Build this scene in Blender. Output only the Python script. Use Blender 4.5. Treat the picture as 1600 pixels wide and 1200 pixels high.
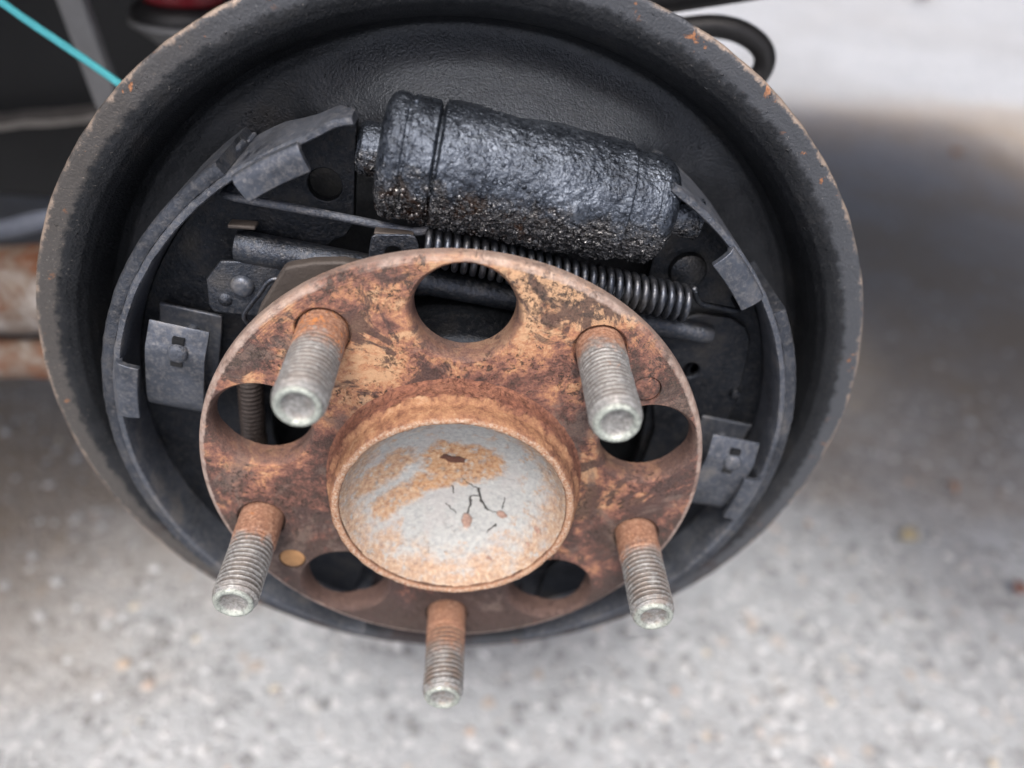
import bpy, bmesh, math, random
from math import sin, cos, pi, radians, hypot, atan2
from mathutils import Vector, Matrix, noise

random.seed(7)
sc = bpy.context.scene
for o in list(bpy.data.objects):
    bpy.data.objects.remove(o, do_unlink=True)
C = sc.collection

# units: hub frame in "u" (x right, y up, z out of the hub towards the viewer); K turns u into metres
K = 0.001143
H = 0.30                      # height of the hub centre above the ground


def P(x, y, z):
    """hub frame -> metres relative to the hub centre (z-up world)"""
    return Vector((x * K, -z * K, y * K))


# ---------------------------------------------------------------- camera
cam_d = bpy.data.cameras.new('camera')
cam = bpy.data.objects.new('camera', cam_d)
C.objects.link(cam)
fw = Vector((0.07507178, -0.57415497, -0.81529767))
up = Vector((-0.05489517, 0.81398546, -0.57828556))
rt = Vector((0.99566598, 0.08816883, 0.02958901))


def W(v):
    return Vector((v[0], -v[2], v[1]))


R3 = Matrix((W(rt), W(up), -W(fw))).transposed()
cam.matrix_world = Matrix.Translation(P(-1.174, 125.447, 135.41) + Vector((0, 0, H))) @ R3.to_4x4()
cam_d.sensor_width = 36
cam_d.lens = 1174.5 / 1600 * 36
cam_d.clip_start = 0.01
cam_d.clip_end = 300
cam_d.dof.use_dof = True
cam_d.dof.focus_distance = 0.187
cam_d.dof.aperture_fstop = 5.8
sc.camera = cam

# ---------------------------------------------------------------- sky, sun, exposure
SUN_DIR = Vector((-0.14, -0.66, 1.10)).normalized()      # towards the sun
w = bpy.data.worlds.new('World')
sc.world = w
w.use_nodes = True
wn = w.node_tree
bg = wn.nodes['Background']
sky = wn.nodes.new('ShaderNodeTexSky')
sky.sky_type = 'NISHITA'
sky.sun_disc = False
sky.sun_elevation = math.asin(SUN_DIR.z)
sky.sun_rotation = atan2(SUN_DIR.x, SUN_DIR.y)
sky.air_density = 0.6
sky.dust_density = 6.0
sky.ozone_density = 0.8
wn.links.new(sky.outputs[0], bg.inputs[0])
bg.inputs[1].default_value = 0.14
sun_d = bpy.data.lights.new('sun', 'SUN')
sun_d.energy = 1.1
sun_d.angle = radians(14)
sun_d.color = (1.0, 0.975, 0.945)
sun = bpy.data.objects.new('sun', sun_d)
C.objects.link(sun)
sun.rotation_euler = SUN_DIR.to_track_quat('Z', 'Y').to_euler()
sun.location = (-1, -2, 4)
vs = sc.view_settings
vs.view_transform = 'Standard'
vs.look = 'None'
vs.gamma = 1
vs.exposure = 0.88
sc.cycles.max_bounces = 8


# ================================================================ material tools
class NT:
    def __init__(s, name):
        s.m = bpy.data.materials.new(name)
        s.m.use_nodes = True
        s.t = s.m.node_tree
        s.b = s.t.nodes['Principled BSDF']
        s._v = None
        s._tc = None

    def n(s, k):
        return s.t.nodes.new(k)

    def link(s, a, b):
        if hasattr(a, 'is_output'):
            s.t.links.new(a, b)
        elif isinstance(a, (tuple, list)) and len(a) == 3 and b.type == 'RGBA':
            b.default_value = (*a, 1)
        else:
            b.default_value = a

    def co(s):
        """object coordinates in u; (x, -z, y) of the hub frame"""
        if s._v is None:
            tc = s.n('ShaderNodeTexCoord')
            vm = s.n('ShaderNodeVectorMath')
            vm.operation = 'SCALE'
            vm.inputs['Scale'].default_value = 1 / K
            s.t.links.new(tc.outputs['Object'], vm.inputs[0])
            s._v = vm.outputs[0]
        return s._v

    def vm(s, op, a, b=None, c=None):
        v = s.n('ShaderNodeVectorMath')
        v.operation = op
        s.link(a, v.inputs[0])
        if b is not None:
            s.link(b, v.inputs['Scale'] if op == 'SCALE' else v.inputs[1])
        return v.outputs['Value'] if op in ('LENGTH', 'DISTANCE', 'DOT_PRODUCT') else v.outputs[0]

    def ma(s, op, a, b=0.5, c=0.0, clamp=False):
        v = s.n('ShaderNodeMath')
        v.operation = op
        v.use_clamp = clamp
        s.link(a, v.inputs[0])
        s.link(b, v.inputs[1])
        s.link(c, v.inputs[2])
        return v.outputs[0]

    def xyz(s, v=None):
        q = s.n('ShaderNodeSeparateXYZ')
        s.link(v if v is not None else s.co(), q.inputs[0])
        return q.outputs

    def noise(s, scale, det=4, rough=0.55, dist=0.0, vec=None, off=None, col=False):
        q = s.n('ShaderNodeTexNoise')
        v = vec if vec is not None else s.co()
        if off is not None:
            v = s.vm('ADD', v, off)
        s.link(v, q.inputs['Vector'])
        q.inputs['Scale'].default_value = scale
        q.inputs['Detail'].default_value = det
        q.inputs['Roughness'].default_value = rough
        q.inputs['Distortion'].default_value = dist
        return q.outputs[1 if col else 0]

    def voro(s, scale, feature='F1', vec=None, out=0, rnd=1.0):
        q = s.n('ShaderNodeTexVoronoi')
        q.feature = feature
        s.link(vec if vec is not None else s.co(), q.inputs['Vector'])
        q.inputs['Scale'].default_value = scale
        q.inputs['Randomness'].default_value = rnd
        return q.outputs[out]

    def ramp(s, fac, stops, interp='LINEAR'):
        q = s.n('ShaderNodeValToRGB')
        q.color_ramp.interpolation = interp
        e = q.color_ramp.elements
        while len(e) < len(stops):
            e.new(0.5)
        for i, (p, c) in enumerate(stops):
            e[i].position = p
            if not isinstance(c, (tuple, list)):
                c = (c, c, c)
            e[i].color = (*c, 1)
        s.link(fac, q.inputs[0])
        return q.outputs[0]

    def step(s, v, a, b):
        """smooth 0..1 between a and b (a may exceed b)"""
        q = s.n('ShaderNodeMapRange')
        q.interpolation_type = 'SMOOTHSTEP'
        q.inputs[3].default_value = 0.0
        q.inputs[4].default_value = 1.0
        if a > b:
            a, b = b, a
            q.inputs[3].default_value = 1.0
            q.inputs[4].default_value = 0.0
        s.link(v, q.inputs[0])
        q.inputs[1].default_value = a
        q.inputs[2].default_value = b
        return q.outputs[0]

    def mix(s, f, a, b, mode='MIX'):
        q = s.n('ShaderNodeMix')
        q.data_type = 'RGBA'
        q.blend_type = mode
        s.link(f, q.inputs[0])
        s.link(a, q.inputs[6])
        s.link(b, q.inputs[7])
        return q.outputs[2]

    def bump(s, h, dist, strength=1.0, prev=None):
        q = s.n('ShaderNodeBump')
        q.inputs['Strength'].default_value = strength
        q.inputs['Distance'].default_value = dist * K
        s.link(h, q.inputs['Height'])
        if prev is not None:
            s.link(prev, q.inputs['Normal'])
        return q.outputs[0]

    def done(s, col=None, rough=None, metal=None, normal=None, spec=None, coat=None):
        I = s.b.inputs
        if col is not None:
            s.link(col, I['Base Color'])
        if rough is not None:
            s.link(rough, I['Roughness'])
        if metal is not None:
            s.link(metal, I['Metallic'])
        if normal is not None:
            s.link(normal, I['Normal'])
        if spec is not None:
            s.link(spec, I['Specular IOR Level'])
        if coat is not None:
            s.link(coat, I['Coat Weight'])
        return s.m


def polar(t, cx=0.0, cy=0.0):
    x, mz, y = t.xyz()
    dx = t.ma('SUBTRACT', x, cx)
    dy = t.ma('SUBTRACT', y, cy)
    return t.ma('SQRT', t.ma('ADD', t.ma('MULTIPLY', dx, dx), t.ma('MULTIPLY', dy, dy)))


# ---- oily brake dust on sheet steel
def mat_dust(name, base=0.10, tint=(0.80, 0.94, 1.20), rough=0.42, grain=1.0, speck=0.5, metal=0.88, bump=1.0):
    t = NT(name)
    base *= 0.31
    n1 = t.noise(0.09, 6, 0.6)
    n2 = t.noise(0.8, 5, 0.7)
    c = t.ramp(n1, [(0.3, tuple(base * 0.5 * k for k in tint)), (0.55, tuple(base * k for k in tint)),
                    (0.75, tuple(base * 1.8 * k for k in (1.0, 0.97, 0.95)))])
    c = t.mix(t.ma('MULTIPLY', t.step(n2, 0.42, 0.75), 0.5), c, tuple(min(1, base * 2.6 * k) for k in (1, .98, .97)))
    v = t.noise(1.3, 3, 0.6, 0.3)
    sp = t.ma('MULTIPLY', t.step(v, 0.66, 0.74), speck)
    c = t.mix(sp, c, (0.30, 0.30, 0.30))
    h = t.ma('ADD', t.ma('MULTIPLY', t.noise(1.7 * grain, 3, 0.6), 0.55), t.ma('MULTIPLY', t.noise(0.3, 3, 0.5), 0.25))
    h = t.ma('ADD', h, t.ma('MULTIPLY', sp, 0.35))
    nb = t.bump(h, 0.5 * bump)
    r = t.ramp(n2, [(0.3, rough - 0.06), (0.7, rough + 0.12)])
    return t.done(c, r, metal, nb, 0.3)


M_SHOE = mat_dust('dusty_shoe_steel', 0.11, rough=0.40)
M_WEB = mat_dust('dusty_shoe_web', 0.10, rough=0.48, grain=0.9, speck=0.2, metal=0.85)
M_LIN = mat_dust('dusty_lining', 0.25, tint=(0.82, 0.95, 1.20), rough=0.5, grain=1.2, metal=0.7)
M_RIM = mat_dust('dusty_shoe_table', 0.34, tint=(0.82, 0.95, 1.20), rough=0.46, grain=1.1, speck=0.6, metal=0.45, bump=1.3)
M_CLIP = mat_dust('dusty_spring_steel', 0.33, metal=0.6, tint=(0.82, 0.95, 1.20), rough=0.44, grain=0.5, speck=0.1, bump=0.5)
M_STRUT = mat_dust('dusty_strut', 0.24, rough=0.42, grain=1.0, speck=0.4)
M_SPRING = mat_dust('dusty_spring_wire', 0.26, tint=(0.82, 0.95, 1.20), rough=0.38, grain=0.8, speck=0.4, bump=0.5)


# ---- backing plate: dust, scraped brown paint and rust along the outer lip
def mat_plate():
    t = NT('backing_plate_grime')
    r = polar(t, 0.46, 2.04)
    x, mz, y = t.xyz()
    n1 = t.noise(0.08, 6, 0.62)
    n2 = t.noise(1.0, 6, 0.7)
    b = 0.036
    c = t.ramp(n1, [(0.3, (b * .58, b * .65, b * .76)), (0.55, (b * .88, b * .97, b * 1.12)), (0.75, (b * 1.45, b * 1.42, b * 1.42))])
    c = t.mix(t.ma('MULTIPLY', t.step(n2, 0.45, 0.78), 0.35), c, (0.085, 0.084, 0.083))
    # outer lip: worn to a grey-brown
    rn = t.ma('ADD', r, t.ma('MULTIPLY', t.ma('SUBTRACT', t.noise(0.35, 6, 0.7), 0.5), 5.0))
    lip = t.step(rn, 101.6, 103.4)
    left = t.step(t.ma('ADD', x, t.ma('MULTIPLY', n1, 40)), -10, -70)
    lipc = t.mix(left, (0.12, 0.13, 0.147), (0.135, 0.126, 0.118))
    c = t.mix(t.ma('MULTIPLY', lip, 0.6), c, lipc)
    scr = t.noise(0.9, 5, 0.75, 0.6, vec=t.vm('MULTIPLY', t.co(), (1.0, 1.0, 2.2)))
    c = t.mix(t.ma('MULTIPLY', t.ma('MULTIPLY', t.step(scr, 0.58, 0.70), lip), t.ma('MULTIPLY', left, 0.8)), c, (0.30, 0.25, 0.205))
    # rust spots on the lip
    ru = t.noise(0.22, 4, 0.6, 0.5, off=(31, 5, 2))
    rusty = t.ma('MULTIPLY', t.step(ru, 0.63, 0.69), t.step(r, 102.5, 105))
    c = t.mix(rusty, c, t.ramp(n2, [(0.35, (0.16, 0.07, 0.04)), (0.6, (0.42, 0.2, 0.10))]))
    edge = t.ma('MULTIPLY', t.step(rn, 106.2, 107.2), t.step(t.noise(0.12, 3, 0.5, off=(3, 9, 1)), 0.35, 0.55))
    c = t.mix(t.ma('MULTIPLY', edge, 0.85), c, (0.40, 0.32, 0.26))
    # patchy dark reddish brown towards the bottom of the plate
    low = t.ma('MULTIPLY', t.step(y, -25, -75), t.step(n1, 0.42, 0.62))
    c = t.mix(t.ma('MULTIPLY', low, 0.75), c, (0.045, 0.030, 0.028))
    fleck = t.ma('MULTIPLY', t.step(t.noise(0.9, 4, 0.7, off=(2, 40, 6)), 0.66, 0.71), t.step(r, 97, 101))
    c = t.mix(t.ma('MULTIPLY', fleck, 0.6), c, (0.34, 0.32, 0.30))
    # wet film round the leaking cylinder
    wet = t.ma('MULTIPLY', t.step(t.ma('ADD', r, t.ma('MULTIPLY', n1, 8)), 98, 93), t.step(t.ma('ADD', y, t.ma('MULTIPLY', n1, 18)), 68, 84))
    wetr = t.ma('MULTIPLY', wet, t.step(x, -42, -8))
    c = t.mix(t.ma('MULTIPLY', wetr, 0.65), c, (0.080, 0.090, 0.105))
    lump = t.noise(1.5, 4, 0.65)
    h = t.ma('ADD', t.ma('MULTIPLY', t.noise(1.6, 3, 0.62), 0.45), t.ma('MULTIPLY', t.noise(0.28, 3, 0.5), 0.25))
    h = t.ma('ADD', h, t.ma('MULTIPLY', t.ma('MULTIPLY', lump, wetr), 0.9))
    grit = t.step(t.noise(0.75, 2, 0.5, off=(4, 1, 9)), 0.70, 0.78)
    h = t.ma('ADD', h, t.ma('MULTIPLY', grit, 0.7))
    nb = t.bump(h, 0.6)
    ro = t.ramp(n2, [(0.3, 0.34), (0.7, 0.52)])
    ro = t.mix(wetr, ro, t.ramp(n2, [(0.35, 0.22), (0.65, 0.38)]))
    me = t.ma('MULTIPLY', t.ma('SUBTRACT', 1.0, t.ma('MAXIMUM', rusty, t.ma('MULTIPLY', lip, 0.3))), 0.65)
    return t.done(c, ro, me, nb, 0.3)


M_PLATE = mat_plate()


# ---- wet greasy wheel cylinder
def mat_grease():
    t = NT('wet_grease')
    x, mz, y = t.xyz()
    n1 = t.noise(0.12, 5, 0.6)
    n2 = t.noise(0.9, 5, 0.65)
    c = t.ramp(t.ma('ADD', t.ma('MULTIPLY', n1, 0.5), t.ma('MULTIPLY', n2, 0.5)),
               [(0.36, (0.020, 0.025, 0.034)), (0.52, (0.075, 0.090, 0.115)), (0.68, (0.20, 0.23, 0.275))])
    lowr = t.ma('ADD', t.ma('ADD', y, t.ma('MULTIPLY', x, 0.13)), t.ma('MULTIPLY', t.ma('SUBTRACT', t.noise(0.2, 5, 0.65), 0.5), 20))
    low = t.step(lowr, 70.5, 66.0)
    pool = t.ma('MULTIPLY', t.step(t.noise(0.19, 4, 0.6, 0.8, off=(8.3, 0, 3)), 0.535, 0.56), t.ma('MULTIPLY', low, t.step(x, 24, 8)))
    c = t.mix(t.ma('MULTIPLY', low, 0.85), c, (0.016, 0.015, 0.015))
    c = t.mix(pool, c, (0.016, 0.010, 0.008))
    # blobby sludge low down, dry fine dust higher up
    blob = t.step(t.voro(0.85, 'SMOOTH_F1', vec=t.vm('ADD', t.co(), t.noise(0.9, 2, 0.5, col=True))), 0.60, 0.12)
    blob2 = t.step(t.voro(1.7, 'F1', vec=t.vm('ADD', t.co(), t.noise(1.4, 2, 0.5, col=True))), 0.62, 0.1)
    hl = t.ma('ADD', t.ma('MULTIPLY', blob, 0.75), t.ma('MULTIPLY', blob2, 0.35))
    hd = t.ma('ADD', t.ma('MULTIPLY', t.noise(1.7, 3, 0.6), 0.42), t.ma('MULTIPLY', t.noise(0.62, 3, 0.55), 0.65))
    h = t.ma('ADD', t.ma('MULTIPLY', hl, low), t.ma('MULTIPLY', hd, t.ma('SUBTRACT', 1.0, t.ma('MULTIPLY', low, 0.6))))
    h = t.ma('MULTIPLY', h, t.ma('SUBTRACT', 1.0, t.ma('MULTIPLY', pool, 0.92)))
    nb = t.bump(h, 0.8)
    ro = t.ramp(n2, [(0.35, 0.22), (0.65, 0.38)])
    ro = t.mix(low, ro, (0.15, 0.15, 0.15))
    ro = t.mix(pool, ro, (0.16, 0.16, 0.16))
    me = t.ma('MULTIPLY', t.ma('SUBTRACT', 1.0, t.ma('MAXIMUM', low, pool)), 0.82)
    t.b.inputs['Coat Roughness'].default_value = 0.13
    t.link(nb, t.b.inputs['Coat Normal'])
    return t.done(c, ro, me, nb, 0.9, t.ma('MULTIPLY', low, 0.4))


M_GREASE = mat_grease()


# ---- rusted hub flange
def mat_flange():
    t = NT('rusted_flange')
    r = polar(t)
    x, mz, y = t.xyz()
    big = t.noise(0.045, 7, 0.62, 0.8, off=(3.1, 0.0, 7.7))
    big = t.ma('ADD', big, t.ma('MULTIPLY', y, 0.0024))
    med = t.noise(0.21, 7, 0.68, 0.5)
    f = t.ma('ADD', t.ma('ADD', t.ma('MULTIPLY', big, 0.60), t.ma('MULTIPLY', med, 0.26)), t.ma('MULTIPLY', t.noise(0.85, 6, 0.75, 0.3, off=(6, 1, 3)), 0.20))
    f = t.ma('ADD', t.ma('MULTIPLY', f, 3.0), -1.16)
    c = t.ramp(f, [(0.32, (0.038, 0.025, 0.025)), (0.42, (0.095, 0.046, 0.040)), (0.51, (0.185, 0.084, 0.066)),
                   (0.585, (0.285, 0.135, 0.090)), (0.67, (0.43, 0.215, 0.115)), (0.78, (0.52, 0.325, 0.19))])
    # purple-black scale
    pb = t.noise(0.075, 7, 0.70, 0.9, off=(11, 3, 20))
    c = t.mix(t.ma('MULTIPLY', t.step(pb, 0.52, 0.58), 0.88), c, (0.045, 0.029, 0.031))
    gm = t.step(t.noise(0.06, 7, 0.7, 0.6, off=(25, 61, 4)), 0.54, 0.62)
    c = t.mix(t.ma('MULTIPLY', gm, 0.6), c, (0.15, 0.115, 0.10))
    # fine black flecks, in drifts, mostly towards the rim
    drift = t.step(t.noise(0.10, 4, 0.6, off=(40, 2, 2)), 0.44, 0.60)
    fl = t.step(t.noise(0.75, 6, 0.78, 0.3), 0.545, 0.585)
    c = t.mix(t.ma('MULTIPLY', t.ma('MULTIPLY', fl, drift), 0.92), c, (0.030, 0.024, 0.022))
    fl2 = t.step(t.noise(0.28, 6, 0.72, 0.4, off=(7, 7, 7)), 0.625, 0.645)
    c = t.mix(t.ma('MULTIPLY', fl2, 0.9), c, (0.035, 0.030, 0.029))
    fl3 = t.ma('MULTIPLY', t.step(t.noise(0.5, 7, 0.8, 0.5, off=(13, 5, 1)), 0.515, 0.55), t.ma('MULTIPLY', t.step(r, 46, 55), t.step(t.noise(0.06, 3, 0.5, off=(70, 2, 9)), 0.40, 0.55)))
    c = t.mix(t.ma('MULTIPLY', fl3, 0.9), c, (0.034, 0.029, 0.028))
    # pale scuffs
    sc_ = t.step(t.noise(0.5, 6, 0.75, 0.2, off=(2, 17, 5)), 0.66, 0.73)
    c = t.mix(t.ma('MULTIPLY', sc_, 0.45), c, (0.52, 0.36, 0.25))
    # lathe rings near the rim, darker
    ring = t.n('ShaderNodeTexWave')
    ring.wave_type = 'RINGS'
    ring.rings_direction = 'Y'
    ring.inputs['Scale'].default_value = 0.55
    ring.inputs['Distortion'].default_value = 1.2
    ring.inputs['Detail'].default_value = 2
    ring.inputs['Detail Scale'].default_value = 0.2
    t.link(t.co(), ring.inputs['Vector'])
    rr = t.ma('ADD', r, t.ma('MULTIPLY', t.ma('SUBTRACT', med, 0.5), 6.0))
    nearrim = t.ma('MULTIPLY', t.step(rr, 54.0, 58.0), t.step(t.noise(0.05, 3, 0.5, off=(0, 0, 90)), 0.42, 0.56))
    c = t.mix(t.ma('MULTIPLY', t.ma('MULTIPLY', nearrim, ring.outputs[1]), 0.28), c, (0.055, 0.045, 0.040))
    # bright worn rim
    rim = t.ma('MULTIPLY', t.step(t.ma('ADD', r, t.ma('MULTIPLY', t.ma('SUBTRACT', t.noise(0.6, 5, 0.7), 0.5), 1.5)), 58.5, 59.1),
               t.step(t.noise(0.07, 4, 0.6, off=(0, 50, 0)), 0.30, 0.52))
    c = t.mix(t.ma('MULTIPLY', rim, 0.8), c, t.ramp(t.noise(0.35, 6, 0.7), [(0.35, (0.28, 0.20, 0.17)), (0.6, (0.50, 0.41, 0.36))]))
    side = t.step(r, 59.9, 60.15)
    c = t.mix(t.ma('MULTIPLY', side, 0.55), c, (0.21, 0.16, 0.14))
    hw = None
    for ang in (90, 162, 234, 306, 18):
        hd = polar(t, 47.0 * cos(radians(ang)), 47.0 * sin(radians(ang)))
        hw = hd if hw is None else t.ma('MINIMUM', hw, hd)
    hw = t.ma('ADD', hw, t.ma('MULTIPLY', t.ma('SUBTRACT', med, 0.5), 3.0))
    c = t.mix(t.ma('MULTIPLY', t.step(hw, 12.6, 11.3), 0.72), c, (0.085, 0.052, 0.046))
    gr = t.noise(2.0, 4, 0.7)
    c = t.mix(t.ma('MULTIPLY', t.step(gr, 0.35, 0.65), 0.30), c, t.mix(0.4, c, (0.50, 0.31, 0.21)))
    h = t.ma('ADD', t.ma('MULTIPLY', t.noise(1.4, 5, 0.7), 0.5), t.ma('MULTIPLY', t.noise(0.4, 6, 0.65), 0.9))
    h = t.ma('SUBTRACT', h, t.ma('MULTIPLY', t.ma('MULTIPLY', fl, drift), 0.3))
    h = t.ma('ADD', h, t.ma('MULTIPLY', t.ma('MULTIPLY', nearrim, ring.outputs[1]), 0.1))
    nb = t.bump(h, 0.55)
    ro = t.ramp(med, [(0.35, 0.55), (0.65, 0.85)])
    ro = t.mix(rim, ro, (0.5, 0.5, 0.5))
    return t.done(c, ro, t.ma('MULTIPLY', rim, 0.25), nb, 0.4)


M_FLANGE = mat_flange()


def mat_boss():
    t = NT('rusted_pilot_ring')
    x, mz, y = t.xyz()
    z = t.ma('MULTIPLY', mz, -1.0)
    n1 = t.noise(0.2, 7, 0.66, 0.4)
    n2 = t.noise(0.9, 6, 0.72)
    c = t.ramp(t.ma('ADD', t.ma('MULTIPLY', n1, 0.6), t.ma('MULTIPLY', n2, 0.4)),
               [(0.36, (0.12, 0.056, 0.040)), (0.46, (0.27, 0.130, 0.078)), (0.56, (0.41, 0.222, 0.122)), (0.68, (0.52, 0.35, 0.225))])
    red = t.step(t.ma('ADD', z, t.ma('MULTIPLY', t.ma('SUBTRACT', n1, 0.5), 5)), 5.6, 4.4)
    c = t.mix(t.ma('MULTIPLY', red, 0.85), c, t.ramp(n2, [(0.35, (0.11, 0.05, 0.04)), (0.6, (0.28, 0.12, 0.08))]))
    tip = t.step(z, 10.2, 10.8)
    c = t.mix(t.ma('MULTIPLY', tip, 0.7), c, t.ramp(t.noise(1.4, 5, 0.75), [(0.38, (0.34, 0.155, 0.085)), (0.52, (0.52, 0.36, 0.25)), (0.64, (0.62, 0.55, 0.48))]))
    inner = t.step(polar(t), 26.3, 26.0)
    c = t.mix(inner, c, (0.10, 0.06, 0.04))
    low = t.ma('MULTIPLY', t.step(y, 5, -28), t.step(n1, 0.35, 0.55))
    c = t.mix(t.ma('MULTIPLY', t.ma('MULTIPLY', low, t.ma('SUBTRACT', 1.0, tip)), 0.5), c, (0.10, 0.055, 0.045))
    h = t.ma('ADD', t.ma('MULTIPLY', t.noise(2.4, 5, 0.7), 0.5), t.ma('MULTIPLY', t.noise(0.5, 6, 0.7), 1.2))
    h = t.ma('ADD', h, t.ma('MULTIPLY', t.step(t.noise(0.55, 5, 0.6, 0.4, off=(3, 3, 9)), 0.56, 0.6), t.ma('MULTIPLY', red, -0.8)))
    return t.done(c, 0.85, 0.0, t.bump(h, 0.7), 0.3)


M_BOSS = mat_boss()


def segdist(t, px, py, a, b):
    """distance from (px,py) to the segment a-b, as nodes"""
    ax, ay = a
    bx, by = b
    dx, dy = bx - ax, by - ay
    L2 = dx * dx + dy * dy
    qx = t.ma('SUBTRACT', px, ax)
    qy = t.ma('SUBTRACT', py, ay)
    k = t.ma('ADD', t.ma('MULTIPLY', qx, dx / L2), t.ma('MULTIPLY', qy, dy / L2), clamp=True)
    ex = t.ma('SUBTRACT', qx, t.ma('MULTIPLY', k, dx))
    ey = t.ma('SUBTRACT', qy, t.ma('MULTIPLY', k, dy))
    return t.ma('SQRT', t.ma('ADD', t.ma('MULTIPLY', ex, ex), t.ma('MULTIPLY', ey, ey)))


def mat_cap():
    t = NT('flaking_grey_dust_cap')
    wob = t.noise(0.30, 5, 0.65, col=True)
    pc = t.vm('ADD', t.co(), (0.8, 0.0, 10.2))
    cv = t.vm('ADD', pc, t.vm('SCALE', t.vm('SUBTRACT', wob, (0.5, 0.5, 0.5)), 7.0))
    px, _, py = t.xyz(cv)
    wob2 = t.noise(0.8, 4, 0.6, col=True, off=(5, 5, 5))
    cv2 = t.vm('ADD', pc, t.vm('SCALE', t.vm('SUBTRACT', wob2, (0.5, 0.5, 0.5)), 1.8))
    kx, _, ky = t.xyz(cv2)
    r = polar(t)
    n1 = t.noise(0.12, 6, 0.62)
    n2 = t.noise(0.9, 6, 0.72)
    c = t.ramp(n2, [(0.3, (0.27, 0.285, 0.285)), (0.5, (0.36, 0.375, 0.37)), (0.7, (0.45, 0.46, 0.445))])
    c = t.mix(t.ma('MULTIPLY', t.step(n1, 0.5, 0.62), 0.5), c, (0.38, 0.37, 0.365))
    # rust: a patch under the top edge and a tongue running down to the left
    d = segdist(t, px, py, (-2, 17.0), (7, 16.0))
    d2 = segdist(t, px, py, (4, 12), (-7, 8.5))
    d3 = segdist(t, px, py, (-7, 8.5), (-16, 2.5))
    d4 = segdist(t, px, py, (-20, 11), (-12, 17.5))
    rust = t.step(d, 7.0, 4.4)
    rust = t.ma('MAXIMUM', rust, t.step(d2, 4.0, 1.8))
    rust = t.ma('MAXIMUM', rust, t.ma('MULTIPLY', t.step(d3, 4.4, 1.8), 0.9))
    rust = t.ma('MAXIMUM', rust, t.ma('MULTIPLY', t.step(d4, 5.0, 2.0), 0.85))
    edge = t.step(t.ma('ADD', r, t.ma('MULTIPLY', t.ma('SUBTRACT', t.noise(0.22, 5, 0.65), 0.5), 17)), 19.0, 25.5)
    low = t.ma('MULTIPLY', t.step(t.noise(0.33, 5, 0.7, off=(9, 0, 2)), 0.54, 0.66), t.step(r, 12, 21))
    rust = t.ma('MAXIMUM', rust, t.ma('MULTIPLY', t.ma('MAXIMUM', edge, low), 0.75))
    rust = t.ma('MULTIPLY', rust, t.step(t.noise(0.55, 6, 0.7, off=(1, 2, 3)), 0.30, 0.50))
    rc = t.ramp(n2, [(0.32, (0.20, 0.09, 0.045)), (0.48, (0.40, 0.215, 0.10)), (0.62, (0.50, 0.34, 0.20)), (0.75, (0.55, 0.47, 0.38))])
    c = t.mix(t.ma('MULTIPLY', rust, 0.9), c, rc)
    # dark red scab in the rust patch, brown flakes
    flakes = None
    for (fx, fy, fr, sy) in [(0.6, 16.6, 2.4, 0.5), (-1.6, 17.4, 1.5, 0.6), (4.4, -2.6, 1.35, 1.5), (13.0, 0.6, 1.3, 0.8), (21.8, 0.3, 0.8, 1.2), (19.8, -4.0, 0.45, 1.2), (10.5, -10.6, 0.8, 0.5)]:
        e = t.ma('SUBTRACT', kx, fx)
        g = t.ma('DIVIDE', t.ma('SUBTRACT', ky, fy), sy)
        dd = t.ma('SQRT', t.ma('ADD', t.ma('MULTIPLY', e, e), t.ma('MULTIPLY', g, g)))
        s_ = t.step(dd, fr * 1.12, fr * 0.85)
        flakes = s_ if flakes is None else t.ma('MAXIMUM', flakes, s_)
    top = t.step(py, 10, 13)
    fc = t.mix(top, t.ramp(n2, [(0.35, (0.22, 0.13, 0.10)), (0.65, (0.42, 0.28, 0.22))]), (0.075, 0.028, 0.022))
    c = t.mix(t.ma('MULTIPLY', flakes, 0.92), c, fc)
    # cracks in the flaking skin
    cr = None
    wide = [((2.5, 10.3), (6.6, 7.2), 0.08), ((6.6, 7.2), (7.6, 4.0), 0.26), ((7.6, 4.0), (9.2, 1.2), 0.20), ((9.2, 1.2), (11.8, 0.6), 0.10),
            ((6.4, 5.0), (4.9, 4.4), 0.15), ((4.9, 4.4), (5.0, 1.9), 0.22), ((5.0, 1.9), (4.6, -0.4), 0.12),
            ((-1.0, 2.0), (1.6, -0.6), 0.09), ((0.2, 7.6), (0.8, 5.4), 0.08), ((13.0, 2.2), (13.4, 5.6), 0.08), ((11.9, -2.2), (9.6, -5.0), 0.09)]
    for a, b, wd in wide:
        dd = segdist(t, kx, ky, a, b)
        s_ = t.step(dd, wd * 1.9, wd * 0.7)
        cr = s_ if cr is None else t.ma('MAXIMUM', cr, s_)
    vc = t.voro(0.13, 'DISTANCE_TO_EDGE', vec=t.vm('ADD', t.co(), t.vm('SCALE', wob2, 5.0)))
    fine = t.ma('MULTIPLY', t.step(vc, 0.014, 0.004), t.step(t.noise(0.10, 3, 0.5, off=(1, 8, 1)), 0.60, 0.66))
    cr = t.ma('MAXIMUM', cr, t.ma('MULTIPLY', fine, 0.15))
    c = t.mix(t.ma('MULTIPLY', cr, 0.93), c, (0.03, 0.027, 0.025))
    h = t.ma('ADD', t.ma('MULTIPLY', t.noise(2.4, 5, 0.7), 0.35), t.ma('MULTIPLY', t.noise(0.35, 6, 0.65), 1.0))
    h = t.ma('SUBTRACT', h, t.ma('MULTIPLY', cr, 1.2))
    h = t.ma('SUBTRACT', h, t.ma('MULTIPLY', flakes, 0.6))
    h = t.ma('SUBTRACT', h, t.ma('MULTIPLY', rust, 0.25))
    return t.done(c, 0.86, 0.0, t.bump(h, 0.5), 0.3)


M_CAP = mat_cap()


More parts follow.
